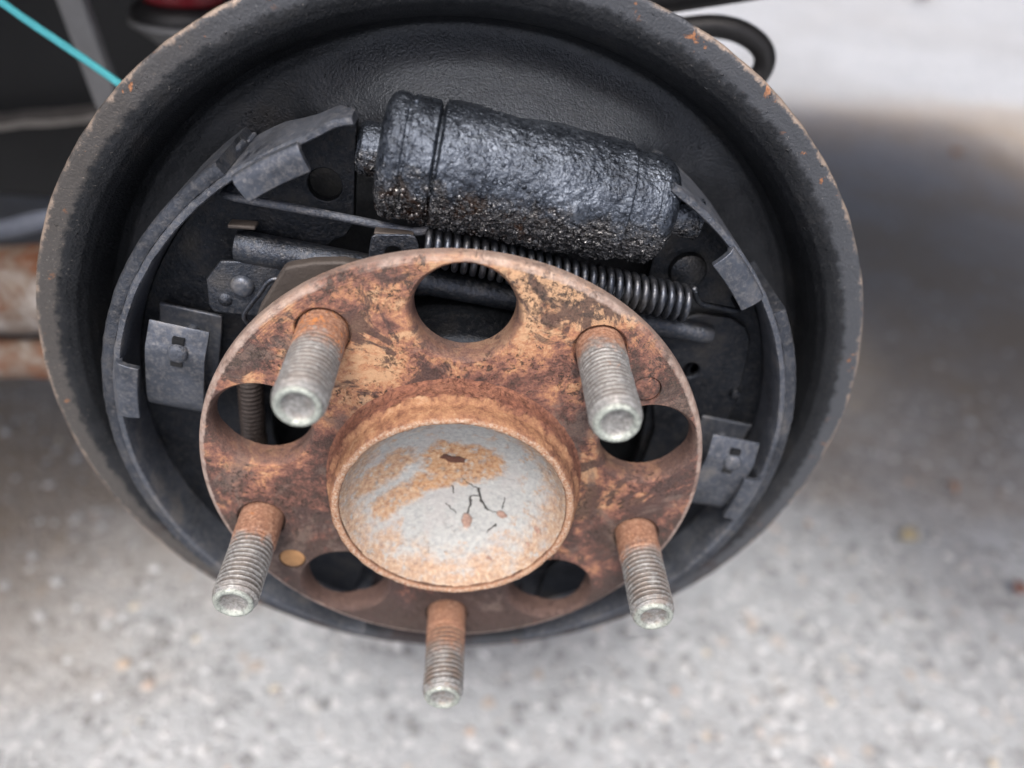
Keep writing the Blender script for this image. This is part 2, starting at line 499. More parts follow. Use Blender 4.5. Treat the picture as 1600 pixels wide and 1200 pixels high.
# ---- zinc plated studs; the rust climbs from the flange
def mat_stud(i, reach, brown, sx_, sy_):
    t = NT('worn_zinc_stud_%d' % i)
    t.m.name = 'worn_zinc_stud'
    x, mz, y = t.xyz()
    z = t.ma('MULTIPLY', mz, -1.0)
    n1 = t.noise(0.28, 6, 0.7, 0.3, off=(i * 7.0, 0, i * 3.0))
    n2 = t.noise(1.2, 5, 0.7, off=(i * 5.0, 2, 0))
    c = t.ramp(n2, [(0.3, (0.14, 0.14, 0.138)), (0.5, (0.26, 0.262, 0.258)), (0.72, (0.44, 0.445, 0.435))])
    c = t.mix(t.ma('MULTIPLY', t.step(n1, 0.45, 0.62), brown), c, (0.24, 0.185, 0.15))
    zr = t.ma('ADD', z, t.ma('MULTIPLY', t.ma('SUBTRACT', n1, 0.5), 17))
    rust = t.step(zr, reach + 2.5, reach - 2.5)
    rc = t.ramp(n2, [(0.3, (0.13, 0.055, 0.035)), (0.5, (0.27, 0.125, 0.07)), (0.68, (0.40, 0.24, 0.15))])
    c = t.mix(t.ma('MULTIPLY', rust, 0.9), c, rc)
    if i == 0:
        org = t.ma('MULTIPLY', t.step(t.noise(0.6, 6, 0.75, 0.4, off=(1, 0, 60)), 0.52, 0.60), t.step(z, 11, 6))
        c = t.mix(t.ma('MULTIPLY', org, 0.85), c, (0.52, 0.20, 0.06))
    org2 = t.ma('MULTIPLY', t.step(t.noise(0.6, 5, 0.75, off=(i * 9.0, 1, 4)), 0.62, 0.68), t.step(z, 19, 12))
    c = t.mix(t.ma('MULTIPLY', org2, 0.8), c, (0.42, 0.17, 0.06))
    rad = polar(t, sx_, sy_)
    groove = t.ma('MULTIPLY', t.step(rad, 5.12, 4.78), t.ma('MULTIPLY', t.step(z, 24.0, 23.0), t.step(n1, 0.25, 0.5)))
    c = t.mix(t.ma('MULTIPLY', groove, 0.75), c, (0.07, 0.055, 0.045))
    tip = t.step(z, 25.0, 25.8)
    c = t.mix(t.ma('MULTIPLY', tip, 0.8), c, t.ramp(n2, [(0.35, (0.22, 0.25, 0.23)), (0.6, (0.46, 0.51, 0.46))]))
    inn = t.step(z, 24.75, 24.4)
    h = t.ma('ADD', t.ma('MULTIPLY', t.noise(2.6, 5, 0.7), 0.5), t.ma('MULTIPLY', t.noise(0.8, 5, 0.7), 0.5))
    ro = t.mix(rust, (0.48, 0.48, 0.48), (0.85, 0.85, 0.85))
    me = t.ma('MULTIPLY', t.ma('SUBTRACT', 1.0, rust), 0.45)
    return t.done(c, ro, me, t.bump(h, 0.22), 0.45)


def mat_simple(name, col, rough, metal=0.0, nscale=0.4, var=0.4, bump=0.3):
    t = NT(name)
    n1 = t.noise(nscale, 5, 0.65)
    n2 = t.noise(nscale * 5, 4, 0.65)
    c = t.mix(t.ma('MULTIPLY', n1, 1.0), tuple(k * (1 - var) for k in col), tuple(min(1, k * (1 + var)) for k in col))
    h = t.ma('ADD', n1, t.ma('MULTIPLY', n2, 0.5))
    return t.done(c, rough, metal, t.bump(h, bump), 0.45)


M_BRACKET = mat_simple('brown_stained_steel', (0.062, 0.052, 0.046), 0.6, 0.1, 0.25, 0.5)
M_ROD = mat_simple('brown_threaded_rod', (0.050, 0.040, 0.036), 0.4, 0.3, 0.4, 0.4)
M_BLACK = mat_simple('black_underbody', (0.007, 0.008, 0.0095), 0.5, 0, 0.05, 0.5)
M_BODY = mat_simple('dark_car_paint', (0.03, 0.032, 0.036), 0.4, 0, 0.02, 0.1, 0.05)
M_RUBBER = mat_simple('black_rubber', (0.016, 0.016, 0.017), 0.45, 0, 0.15, 0.3)
M_RED = mat_simple('dark_red_paint', (0.16, 0.012, 0.018), 0.35, 0, 0.1, 0.3)
M_GREYP = mat_simple('grey_painted_link', (0.17, 0.175, 0.18), 0.55, 0, 0.15, 0.35)
M_SEAM = mat_simple('worn_seam', (0.24, 0.225, 0.21), 0.6, 0, 0.3, 0.7)
M_PIPE = mat_simple('blue_grey_pipe', (0.22, 0.25, 0.31), 0.45, 0, 0.2, 0.4)
M_CYAN = mat_simple('cyan_cord_fibre', (0.10, 0.55, 0.62), 0.6, 0, 1.5, 0.25, 0.4)


def mat_beam():
    t = NT('rusty_whitish_beam')
    n = t.noise(0.08, 6, 0.65, 0.5)
    n2 = t.noise(0.3, 6, 0.7)
    c = t.ramp(n, [(0.36, (0.15, 0.06, 0.03)), (0.48, (0.15, 0.105, 0.08)), (0.58, (0.22, 0.195, 0.175)), (0.72, (0.36, 0.34, 0.325))])
    c = t.mix(t.ma('MULTIPLY', t.step(n2, 0.5, 0.65), 0.5), c, (0.22, 0.18, 0.15))
    return t.done(c, 0.75, 0.0, t.bump(n2, 0.8), 0.3)


M_BEAM = mat_beam()


def mat_ground():
    t = NT('exposed_aggregate_concrete')
    tc = t.n('ShaderNodeTexCoord').outputs['Object']
    n0 = t.noise(0.7, 5, 0.6, vec=tc)
    n1 = t.noise(5.0, 6, 0.65, vec=tc)
    base = t.ramp(n1, [(0.3, (0.33, 0.348, 0.365)), (0.55, (0.405, 0.428, 0.446)), (0.75, (0.47, 0.492, 0.51))])
    vcol = t.voro(125, 'F1', vec=tc, out=1)
    rr = t.xyz(vcol)[0]
    st = t.ramp(rr, [(0.0, (0.20, 0.205, 0.21)), (0.25, (0.30, 0.31, 0.32)), (0.5, (0.40, 0.415, 0.43)), (0.75, (0.52, 0.535, 0.55)), (0.95, (0.57, 0.58, 0.59)), (1.0, (0.42, 0.36, 0.31))])
    de = t.voro(125, 'DISTANCE_TO_EDGE', vec=tc)
    m = t.ma('MULTIPLY', t.step(de, 0.03, 0.12), t.ma('ADD', t.ma('MULTIPLY', t.step(t.xyz(vcol)[1], 0.3, 0.5), 0.65), 0.2))
    c = t.mix(m, base, st)
    # brown tone of the shade under the car, painted into the concrete
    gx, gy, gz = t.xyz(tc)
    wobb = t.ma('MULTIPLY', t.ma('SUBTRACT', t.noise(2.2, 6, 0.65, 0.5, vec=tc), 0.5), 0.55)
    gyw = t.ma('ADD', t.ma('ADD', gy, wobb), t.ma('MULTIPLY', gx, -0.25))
    shade_brown = t.ma('MULTIPLY', t.step(gyw, 0.18, 0.36), t.step(gyw, 1.75, 1.3))
    shade_brown = t.ma('MULTIPLY', shade_brown, t.ma('ADD', 0.55, t.ma('MULTIPLY', t.step(n1, 0.35, 0.65), 0.35)))
    c = t.mix(shade_brown, c, (0.33, 0.265, 0.195))
    c = t.mix(t.ma('MULTIPLY', t.step(n0, 0.50, 0.66), 0.35), c, (0.33, 0.315, 0.295))
    h = t.ma('ADD', t.ma('MULTIPLY', m, 0.6), t.noise(240, 4, 0.6, vec=tc))
    c = t.mix(t.ma('MULTIPLY', t.step(t.noise(1.6, 6, 0.7, 0.4, vec=tc), 0.42, 0.64), 0.45), c, t.mix(0.55, c, (0.24, 0.23, 0.215)))
    return t.done(c, 0.92, 0.0, t.bump(h, 1.6), 0.12)


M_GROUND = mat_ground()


def mat_pebble():
    t = NT('mixed_pebbles')
    g = t.n('ShaderNodeNewGeometry')
    rnd = g.outputs['Random Per Island']
    c = t.ramp(rnd, [(0.0, (0.24, 0.235, 0.23)), (0.2, (0.34, 0.345, 0.35)), (0.45, (0.44, 0.44, 0.44)), (0.65, (0.49, 0.505, 0.52)),
                     (0.86, (0.55, 0.565, 0.58)), (0.94, (0.42, 0.31, 0.24)), (0.98, (0.52, 0.47, 0.38))])
    return t.done(c, 0.7, 0.0, None, 0.4)


M_PEB = mat_pebble()


def mat_leaf(col):
    t = NT('dry_leaf')
    n = t.noise(0.4, 5, 0.6)
    c = t.mix(n, tuple(k * 0.6 for k in col), tuple(min(1, k * 1.4) for k in col))
    return t.done(c, 0.7, 0.0, t.bump(n, 0.5), 0.3)


# ================================================================ geometry tools (all in u, hub frame)
def mesh_obj(name, verts, faces, mat, parent=None, smooth=40, conv=True, bevel=0, seg=2):
    me = bpy.data.meshes.new(name)
    me.from_pydata([P(*v) if conv else v for v in verts], [], faces)
    me.validate()
    bm = bmesh.new()
    bm.from_mesh(me)
    bmesh.ops.recalc_face_normals(bm, faces=bm.faces)
    bm.to_mesh(me)
    bm.free()
    return link_mesh(name, me, mat, parent, smooth, bevel, seg)


def link_mesh(name, me, mat, parent=None, smooth=40, bevel=0, seg=2):
    me.materials.clear()
    me.materials.append(mat)
    if smooth:
        me.shade_smooth()
        if smooth < 179 and not bevel:
            me.set_sharp_from_angle(angle=radians(smooth))
    o = bpy.data.objects.new(name, me)
    C.objects.link(o)
    if parent is not None:
        o.parent = parent
    else:
        o.location = (0, 0, H)
    if bevel:
        b = o.modifiers.new('bevel', 'BEVEL')
        b.width = bevel * K
        b.segments = seg
        b.limit_method = 'ANGLE'
        b.angle_limit = radians(35)
        b.harden_normals = False
        if smooth:
            n = o.modifiers.new('wn', 'WEIGHTED_NORMAL')
            n.keep_sharp = False
    return o


def thing(name, label, cat, group=None):
    o = bpy.data.objects.new(name, None)
    C.objects.link(o)
    o.location = (0, 0, H)
    o.empty_display_size = 0.02
    tag(o, label, cat, group)
    return o


def tag(o, label, cat, group=None):
    o['label'] = label
    o['category'] = cat
    if group:
        o['group'] = group
    return o


def grid_faces(nu, nv, wrap_u=False, wrap_v=False):
    f = []
    for i in range(nu if wrap_u else nu - 1):
        for j in range(nv if wrap_v else nv - 1):
            a = i * nv + j
            b = ((i + 1) % nu) * nv + j
            c = ((i + 1) % nu) * nv + (j + 1) % nv
            d = i * nv + (j + 1) % nv
            f.append((a, b, c, d))
    return f


def revolve(profile, n=128, cx=0, cy=0, a0=None, a1=None, closed=False, disp=None):
    """profile of (r, z) about the hub axis; partial arc when a0/a1 (degrees) are given"""
    full = a0 is None
    vs_, m = [], len(profile)
    cnt = n if full else n + 1
    for i in range(cnt):
        a = 2 * pi * i / n if full else radians(a0 + (a1 - a0) * i / n)
        for r, z in profile:
            v = (cx + r * cos(a), cy + r * sin(a), z)
            if disp:
                v = disp(v, r, a)
            vs_.append(v)
    f = grid_faces(cnt, m, full, closed)
    if not full and closed:
        f.append(tuple(range(m)))
        f.append(tuple((cnt - 1) * m + k for k in range(m)))
    return vs_, f


def resample(profile, step):
    out = []
    for (a, b) in zip(profile, profile[1:]):
        L = hypot(b[0] - a[0], b[1] - a[1])
        k = max(1, int(L / step))
        for i in range(k):
            out.append((a[0] + (b[0] - a[0]) * i / k, a[1] + (b[1] - a[1]) * i / k))
    out.append(profile[-1])
    return out


def fbm(x, y, z, s, o=4):
    return noise.fractal(Vector((x * s, y * s, z * s)), 1.0, 2.0, o)


def tube(path, rad, n=16, cap=True, rfun=None):
    pts = [Vector(q) for q in path]
    vs_, f = [], []
    prev = None
    for i, q in enumerate(pts):
        t = (pts[min(i + 1, len(pts) - 1)] - pts[max(i - 1, 0)]).normalized()
        if prev is None:
            ref = Vector((0, 0, 1)) if abs(t.z) < 0.9 else Vector((1, 0, 0))
            nn = (ref - t * ref.dot(t)).normalized()
        else:
            nn = (prev - t * prev.dot(t)).normalized()
        prev = nn
        bb = t.cross(nn)
        r = rfun(i / (len(pts) - 1)) if rfun else rad
        for k in range(n):
            a = 2 * pi * k / n
            vs_.append(tuple(q + (nn * cos(a) + bb * sin(a)) * r))
    m = len(pts)
    f = grid_faces(m, n, False, True)
    if cap:
        f.append(tuple(range(n)))
        f.append(tuple((m - 1) * n + k for k in range(n)))
    return vs_, f


def spline(pts, k=8):
    """Catmull-Rom through pts"""
    p = [Vector(q) for q in pts]
    p = [p[0] * 2 - p[1]] + p + [p[-1] * 2 - p[-2]]
    out = []
    for i in range(1, len(p) - 2):
        for j in range(k):
            t = j / k
            a, b, c, d = p[i - 1], p[i], p[i + 1], p[i + 2]
            out.append(0.5 * ((2 * b) + (c - a) * t + (2 * a - 5 * b + 4 * c - d) * t * t + (3 * b - a - 3 * c + d) * t ** 3))
    out.append(p[-2])
    return [tuple(q) for q in out]


def plate_obj(name, outline, z0, z1, mat, parent=None, holes=(), bevel=0.35, smooth=40):
    """flat sheet: outline (x,y) with holes [(x,y,r)], between depths z0 and z1"""
    bm = bmesh.new()
    es = []
    loops = [outline] + [[(hx + hr * cos(2 * pi * k / 40), hy + hr * sin(2 * pi * k / 40)) for k in range(40)] for hx, hy, hr in holes]
    for lp in loops:
        v = [bm.verts.new(P(x, y, z1)) for x, y in lp]
        es += [bm.edges.new((v[i], v[(i + 1) % len(v)])) for i in range(len(v))]
    bmesh.ops.triangle_fill(bm, use_beauty=True, edges=es)
    bmesh.ops.dissolve_limit(bm, angle_limit=0.01, verts=bm.verts[:], edges=[e for e in bm.edges if not e.is_boundary])
    r = bmesh.ops.extrude_face_region(bm, geom=bm.faces[:])
    nv = [g for g in r['geom'] if isinstance(g, bmesh.types.BMVert)]
    bmesh.ops.translate(bm, verts=nv, vec=P(0, 0, z0) - P(0, 0, z1))
    bmesh.ops.recalc_face_normals(bm, faces=bm.faces)
    me = bpy.data.meshes.new(name)
    bm.to_mesh(me)
    bm.free()
    return link_mesh(name, me, mat, parent, smooth, bevel)


def arc(r, a0, a1, n, cx=0, cy=0):
    return [(cx + r * cos(radians(a0 + (a1 - a0) * i / n)), cy + r * sin(radians(a0 + (a1 - a0) * i / n))) for i in range(n + 1)]


def boolean(base, cutters):
    for c in cutters:
        m = base.modifiers.new('b', 'BOOLEAN')
        m.operation = 'DIFFERENCE'
        m.object = c
        m.solver = 'EXACT'
    dg = bpy.context.evaluated_depsgraph_get()
    me = bpy.data.meshes.new_from_object(base.evaluated_get(dg))
    base.modifiers.clear()
    base.data = me
    for c in cutters:
        bpy.data.objects.remove(c, do_unlink=True)
    me.shade_smooth()
    me.set_sharp_from_angle(angle=radians(32))
    return base


def box(x0, x1, y0, y1, z0, z1):
    v = [(x, y, z) for x in (x0, x1) for y in (y0, y1) for z in (z0, z1)]
    f = [(0, 1, 3, 2), (4, 6, 7, 5), (0, 4, 5, 1), (2, 3, 7, 6), (0, 2, 6, 4), (1, 5, 7, 3)]
    return v, f


# ================================================================ ground
gm = bpy.data.meshes.new('ground')
gm.from_pydata([(-60, -60, 0), (60, -60, 0), (60, 60, 0), (-60, 60, 0)], [], [(0, 1, 2, 3)])
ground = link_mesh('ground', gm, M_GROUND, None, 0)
ground.location = (0, 0, 0)
ground['kind'] = 'structure'

# loose grit and pebbles
gv, gf = [], []
ico = [(0, 0, 1), (0.89, 0, 0.35), (0.28, 0.85, 0.35), (-0.72, 0.53, 0.35), (-0.72, -0.53, 0.35), (0.28, -0.85, 0.35),
       (0.72, 0.53, -0.4), (-0.28, 0.85, -0.4), (-0.89, 0, -0.4), (-0.28, -0.85, -0.4), (0.72, -0.53, -0.4)]
icf = [(0, 1, 2), (0, 2, 3), (0, 3, 4), (0, 4, 5), (0, 5, 1), (1, 6, 2), (2, 7, 3), (3, 8, 4), (4, 9, 5), (5, 10, 1),
       (6, 7, 2), (7, 8, 3), (8, 9, 4), (9, 10, 5), (10, 6, 1)]
rg = random.Random(3)
for i in range(6000):
    near = i < 4200
    if near:
        x, y = rg.uniform(-0.5, 0.75), rg.uniform(-0.08, 0.5)
    else:
        x, y = rg.uniform(-1.0, 2.2), rg.uniform(0.45, 2.2)
    s = 0.0013 + 0.0034 * rg.random() ** 3
    if rg.random() < 0.012:
        s *= 1.7
    if i < 90:
        x, y = (rg.uniform(0.25, 0.9), rg.uniform(0.3, 0.8)) if i % 2 else (rg.uniform(-0.5, -0.12), rg.uniform(0.24, 0.5))
        s = rg.uniform(0.0035, 0.0058)
    a, q, h = rg.uniform(0, 6.28), rg.uniform(0.6, 1.0), rg.uniform(0.35, 0.7)
    b0 = len(gv)
    for vx, vy, vz in ico:
        vx, vy, vz = vx * s * rg.uniform(.85, 1.15), vy * s * q * rg.uniform(.85, 1.15), vz * s * h
        gv.append((x + vx * cos(a) - vy * sin(a), y + vx * sin(a) + vy * cos(a), vz + s * h * 0.15))
    gf += [tuple(b0 + k for k in f) for f in icf]
peb = mesh_obj('gravel', gv, gf, M_PEB, None, 0, conv=False)
peb.location = (0, 0, 0)
peb['kind'] = 'stuff'
tag(peb, 'loose pale pebbles and grit lying on the concrete', 'gravel')


def leaf(x, y, L, rot, col, label):
    n = 9
    v, f = [], []
    for i in range(n + 1):
        t = i / n
        wd = L * 0.34 * sin(pi * min(1, t * 1.02)) ** 0.8 * (1 + 0.15 * sin(9 * t))
        zc = 0.004 + 0.010 * sin(pi * t) * L / 0.03
        for s in (-1, -0.5, 0, 0.5, 1):
            v.append(((t - 0.5) * L, s * wd, zc + abs(s) * 0.15 * L * 0.5))
    f = grid_faces(n + 1, 5)
    o = mesh_obj('dry_leaf', v, f, mat_leaf(col), None, 180, conv=False)
    sm = o.modifiers.new('thick', 'SOLIDIFY')
    sm.thickness = 0.0006
    o.location = (x, y, 0.001)
    o.rotation_euler = (0.1, 0.05, rot)
    tag(o, label, 'leaf', 'dry leaves on the concrete')


leaf(1.03, 1.40, 0.034, 0.6, (0.36, 0.20, 0.11), 'orange dry leaf at the edge of the shade, farthest up the picture')
leaf(0.455, 0.34, 0.016, 1.9, (0.33, 0.20, 0.13), 'orange dry leaf right of the backing plate low on the concrete')
leaf(0.385, 0.275, 0.020, 0.2, (0.38, 0.33, 0.22), 'yellowish dry leaf lying near the lower right of the backing plate')
leaf(0.45, 0.225, 0.016, 1.0, (0.16, 0.075, 0.055), 'small dark red leaf on the concrete at the right')
leaf(2.33, 4.20, 0.16, 1.2, (0.045, 0.022, 0.012), 'dark brown curled leaf at the top edge on bright concrete')

# ================================================================ car body above and behind (casts the shade)
car = thing('car_body', 'dark underside and wheel arch of the jacked up car', 'car')


def panel(name, pts, faces, mat, bevel=0):
    return mesh_obj(name, [(x / K, z / K, -y / K) for x, y, z in pts], faces, mat, car, 40, bevel=bevel)


def wbox(name, x0, x1, y0, y1, z0, z1, mat, bevel=0):
    v = [(x, y, z) for x in (x0, x1) for y in (y0, y1) for z in (z0, z1)]
    f = [(0, 1, 3, 2), (4, 6, 7, 5), (0, 4, 5, 1), (2, 3, 7, 6), (0, 2, 6, 4), (1, 5, 7, 3)]
    return panel(name, v, f, mat, bevel)


# floor pan (heights relative to the hub centre)
wbox('floor_pan', -2.6, 1.15, 0.30, 1.34, 0.27, 0.36, M_BLACK, 20)
# outer fender with a round arch, and the liner of the arch
ov, of = [], []
NA = 48
for i in range(NA + 1):
    a = pi * i / NA
    ax, az = 0.345 * cos(a), 0.345 * sin(a)
    ov.append((ax, -0.05, az + 0.02))
    tx = max(-0.9, min(0.80, 3 * ax))
    ov.append((tx, -0.04, 0.62))
for i in range(NA):
    of.append((2 * i, 2 * i + 1, 2 * i + 3, 2 * i + 2))
fend = panel('fender', ov, of, M_BODY)
s_ = fend.modifiers.new('t', 'SOLIDIFY')
s_.thickness = 0.004
lv, lf = [], []
for i in range(NA + 1):
    a = pi * i / NA
    for yy in (-0.045, 0.10, 0.29):
        lv.append((0.345 * cos(a), yy, 0.345 * sin(a) + 0.02))
lf = grid_faces(NA + 1, 3)
lin = panel('arch_liner', lv, lf, M_BLACK)
s_ = lin.modifiers.new('t', 'SOLIDIFY')
s_.thickness = 0.004
wbox('rear_quarter', 0.36, 1.15, -0.045, 0.30, 0.22, 0.62, M_BODY, 30)
wbox('sill', -2.6, -0.36, -0.045, 0.30, 0.02, 0.62, M_BODY, 30)

# inner frame rail that fills the dark corner at the upper left
rail = thing('frame_rail', 'black box rail of the car with a worn light seam, upper left', 'frame rail')
mesh_obj('rail', *box(-520, -40, -40, 140, -420, -238), M_BLACK, rail, 40, bevel=5)
sv, sf = [], []
NS = 60
for i in range(NS + 1):
    x = -330 + i * 5
    y = 1.2 + (x + 216) * 0.17 + 1.0 * noise.noise(Vector((x * 0.05, 3, 1)))
    for dy, dz in ((-2.2, -238), (-2.0, -228), (1.6 + 1.2 * noise.noise(Vector((x * 0.09, 0, 0))), -226), (3.5, -238)):
        sv.append((x, y + dy, dz))
mesh_obj('seam_flange', sv, grid_faces(NS + 1, 4), M_SEAM, rail, 50)

# rusty axle beam and lower tube at the left edge
beam = thing('axle_beam', 'rusty pale axle beam passing behind the left of the backing plate', 'axle beam')
bp = [(-330 + i * 6, -30 + 0.075 * (i * 6 - 90), -122) for i in range(45)]
v_, f_ = tube(bp, 17, 32)
v_ = [(x, y + 1.3 * fbm(x, y, z, .06), z + 1.3 * fbm(x, y, z, .07)) for x, y, z in v_]
mesh_obj('beam', v_, f_, M_BEAM, beam, 180)
bp = [(-330 + i * 6, -56 + 0.06 * (i * 6 - 90), -116) for i in range(45)]
v_, f_ = tube(bp, 8.5, 24)
v_ = [(x, y + .8 * fbm(x, y, z, .08), z + .8 * fbm(x, y, z, .09)) for x, y, z in v_]
mesh_obj('lower_tube', v_, f_, M_BEAM, beam, 180)
for bx in (-215, -110):
    mesh_obj('gusset', *box(bx - 3, bx + 3, -58, -30, -126, -112), M_BEAM, beam, 40, bevel=1)

v_, f_ = tube(spline([(-330, -60, -165), (-240, -26, -158), (-186, -14.5, -150), (-166, -8.5, -150), (-120, 4, -150), (-60, 14, -150)]), 3.9, 16)
tag(mesh_obj('pipe', v_, f_, M_PIPE, None, 180), 'blue grey pipe running behind the plate above the rusty beam', 'pipe')
mesh_pts = [(-175, 114, -96), (-127, 81.6, -90), (-100.5, 63.0, -90), (-60, 36, -84)]
v_, f_ = tube(spline(mesh_pts, 24), 1.1, 12)
v_ = [(x + .12 * noise.noise(Vector((x * 3, y * 3, z))), y + .12 * noise.noise(Vector((y * 3, z, x * 3))), z) for x, y, z in v_]
tag(mesh_obj('cord', v_, f_, M_CYAN, None, 180), 'bright cyan cord stretched behind the upper left of the plate', 'cord')
# grey flat link
lnk = thing('suspension_link', 'grey flat suspension link slanting down behind the cyan cord', 'link')
lv = []
for (x, y) in ((-150, 118), (-138, 72.2), (-132.8, 38), (-124, -4)):
    lv += [(x - 4.6, y, -150), (x + 4.6, y + .5, -150), (x + 4.6, y + .5, -156), (x - 4.6, y, -156)]
mesh_obj('bar', lv, grid_faces(4, 4, False, True) + [(0, 1, 2, 3), (12, 13, 14, 15)], M_GREYP, lnk, 40, bevel=1.2)
# red damper body
dmp = thing('damper', 'dark red damper with a grey lower ring behind the plate top', 'damper')


def vcyl(prof, cx, cz, n=64):
    v, m = [], len(prof)
    for i in range(n):
        a = 2 * pi * i / n
        for r, y in prof:
            v.append((cx + r * cos(a), y, cz + r * sin(a)))
    return v, grid_faces(n, m, True, False) + [tuple(i * m for i in range(n)), tuple(i * m + m - 1 for i in range(n))]


mesh_obj('tube', *vcyl([(15.5, 150), (15.5, 72), (14.5, 69), (10, 67.5)], -112, -186), M_RED, dmp, 50)
mesh_obj('rubber_ring', *vcyl([(10, 68.5), (17.5, 68), (19.5, 66), (19.5, 63), (17, 61.5)], -112, -186), M_RUBBER, dmp, 50)
mesh_obj('lower_cup', *vcyl([(18, 62.5), (20.8, 62.6), (21, 60.8), (17, 58), (7, 50), (6, 20)], -112, -186), M_GREYP, dmp, 50)
# brake hose loop and stay, upper right
v_, f_ = tube(spline([(10, 60, -100), (45, 82, -108), (64, 87.6, -110), (76, 88.2, -110), (85, 85.0, -110), (88.8, 80, -110), (87, 74.0, -110), (78, 67, -106), (50, 52, -95), (20, 30, -80)]), 3.3, 20)
tag(mesh_obj('brake_hose', v_, f_, M_RUBBER, None, 180), 'black rubber brake hose looping out behind the upper right of the plate', 'hose')
v_, f_ = tube([(10, 84, -118), (45, 93, -118), (80, 101, -118), (140, 116, -118)], 6.2, 20)
tag(mesh_obj('stay_rod', v_, f_, M_RUBBER, None, 60), 'black slanting rod at the top edge above the hose', 'rod')


# ================================================================ backing plate
PCX, PCY = 0.46, 2.04


def sst(v, a, b):
    t = max(0.0, min(1.0, (v - a) / (b - a)))
    return t * t * (3 - 2 * t)


def pad(x, y, r):
    """raised, grime-filled area the wheel cylinder is bolted to"""
    yy = y + 0.14 * (x - 11.5)
    w_ = 5 * noise.noise(Vector((x * .06, y * .06, 2)))
    return sst(x + w_, -46, 0) * sst(x + w_, 56, 22) * sst(yy, 58, 68) * (0.35 * sst(r + w_ * .5, 94, 70) + 0.65 * sst(r + w_ * .4, 92, 76))


def plate_disp(v, r, a):
    x, y, z = v
    if r < 94.5 and z < -30:
        z += 22.0 * pad(x, y, r) + 0.5 * fbm(x, y, 1, .3, 4) * pad(x, y, r)
        z += 0.35 * fbm(x, y, z, 0.12) * (1 if r > 40 else 0)
    if r > 95:
        k = (r - 95) / 12
        z += 0.25 * k * fbm(x, y, 0, 0.05, 3)
        e = 0.16 * fbm(x, y, 7, 0.2, 4) * max(0, (r - 104) / 3.2)
        # dents along the lower right edge
        da = math.degrees(a) % 360
        if da > 180:
            da -= 360
        if -24 < da < -2 and r > 103:
            e -= 0.9 * max(0, fbm(x, y, 3, 0.22, 3))
        x += e * cos(a)
        y += e * sin(a)
    return (x, y, z)


prof = [(28, -45), (60, -45), (90, -45), (92.6, -44.2), (94.3, -42), (95.2, -37.6), (95.8, -35.4), (96.9, -32.6), (98.6, -30.4), (100.8, -29.2),
        (103, -28.75), (106.2, -28.5), (107.0, -28.6), (107.3, -29.1), (107.2, -29.9), (106.4, -30.4), (103, -30.7), (100.4, -31.4), (98.6, -33.4),
        (97.8, -38), (97.0, -43.5), (94, -46.6), (60, -47), (28, -47)]
prof = resample(prof[:3], 1.0)[:-1] + resample(prof[2:14], 0.55)[:-1] + resample(prof[13:], 3)
v_, f_ = revolve(prof, 400, PCX, PCY, closed=True, disp=plate_disp)
bplate = thing('backing_plate', 'round black grimy backing plate with a worn brown lip', 'backing plate')
mesh_obj('dish', v_, f_, M_PLATE, bplate, 180)

# bearing housing behind the flange
v_, f_ = revolve(resample([(20, -8.8), (33, -8.8), (35, -10), (36, -16), (37, -30), (40, -36), (41, -45.5)], 1.5), 96,
                 disp=lambda v, r, a: (v[0] * (1 + .006 * fbm(*v, .15)), v[1] * (1 + .006 * fbm(*v, .15)), v[2]))
hous = mesh_obj('bearing_housing', v_, f_, M_WEB, None, 60)
tag(hous, 'dark round bearing housing hidden behind the rusty flange', 'bearing housing')

# ================================================================ brake shoes
Z_F = -14.5


def tab_mesh(name, a0, a1, mat, parent, r_in=77.4, r_out=83.9):
    """nib folded over from the front edge of the shoe table, facing out"""
    v = []
    n = 8
    prof_t = [(83.4, -19), (83.5, -14.8), (83.1, -12.9), (81.9, -11.9), (80.2, -11.6), (r_in, -11.7),
              (r_in, -13.4), (80.2, -13.3), (81.6, -13.6), (82.0, -15), (82.0, -19)]
    vv, ff = revolve(prof_t, n, 0, 0, a0, a1, closed=True)
    return mesh_obj(name, vv, ff, mat, parent, 40, bevel=0.3)


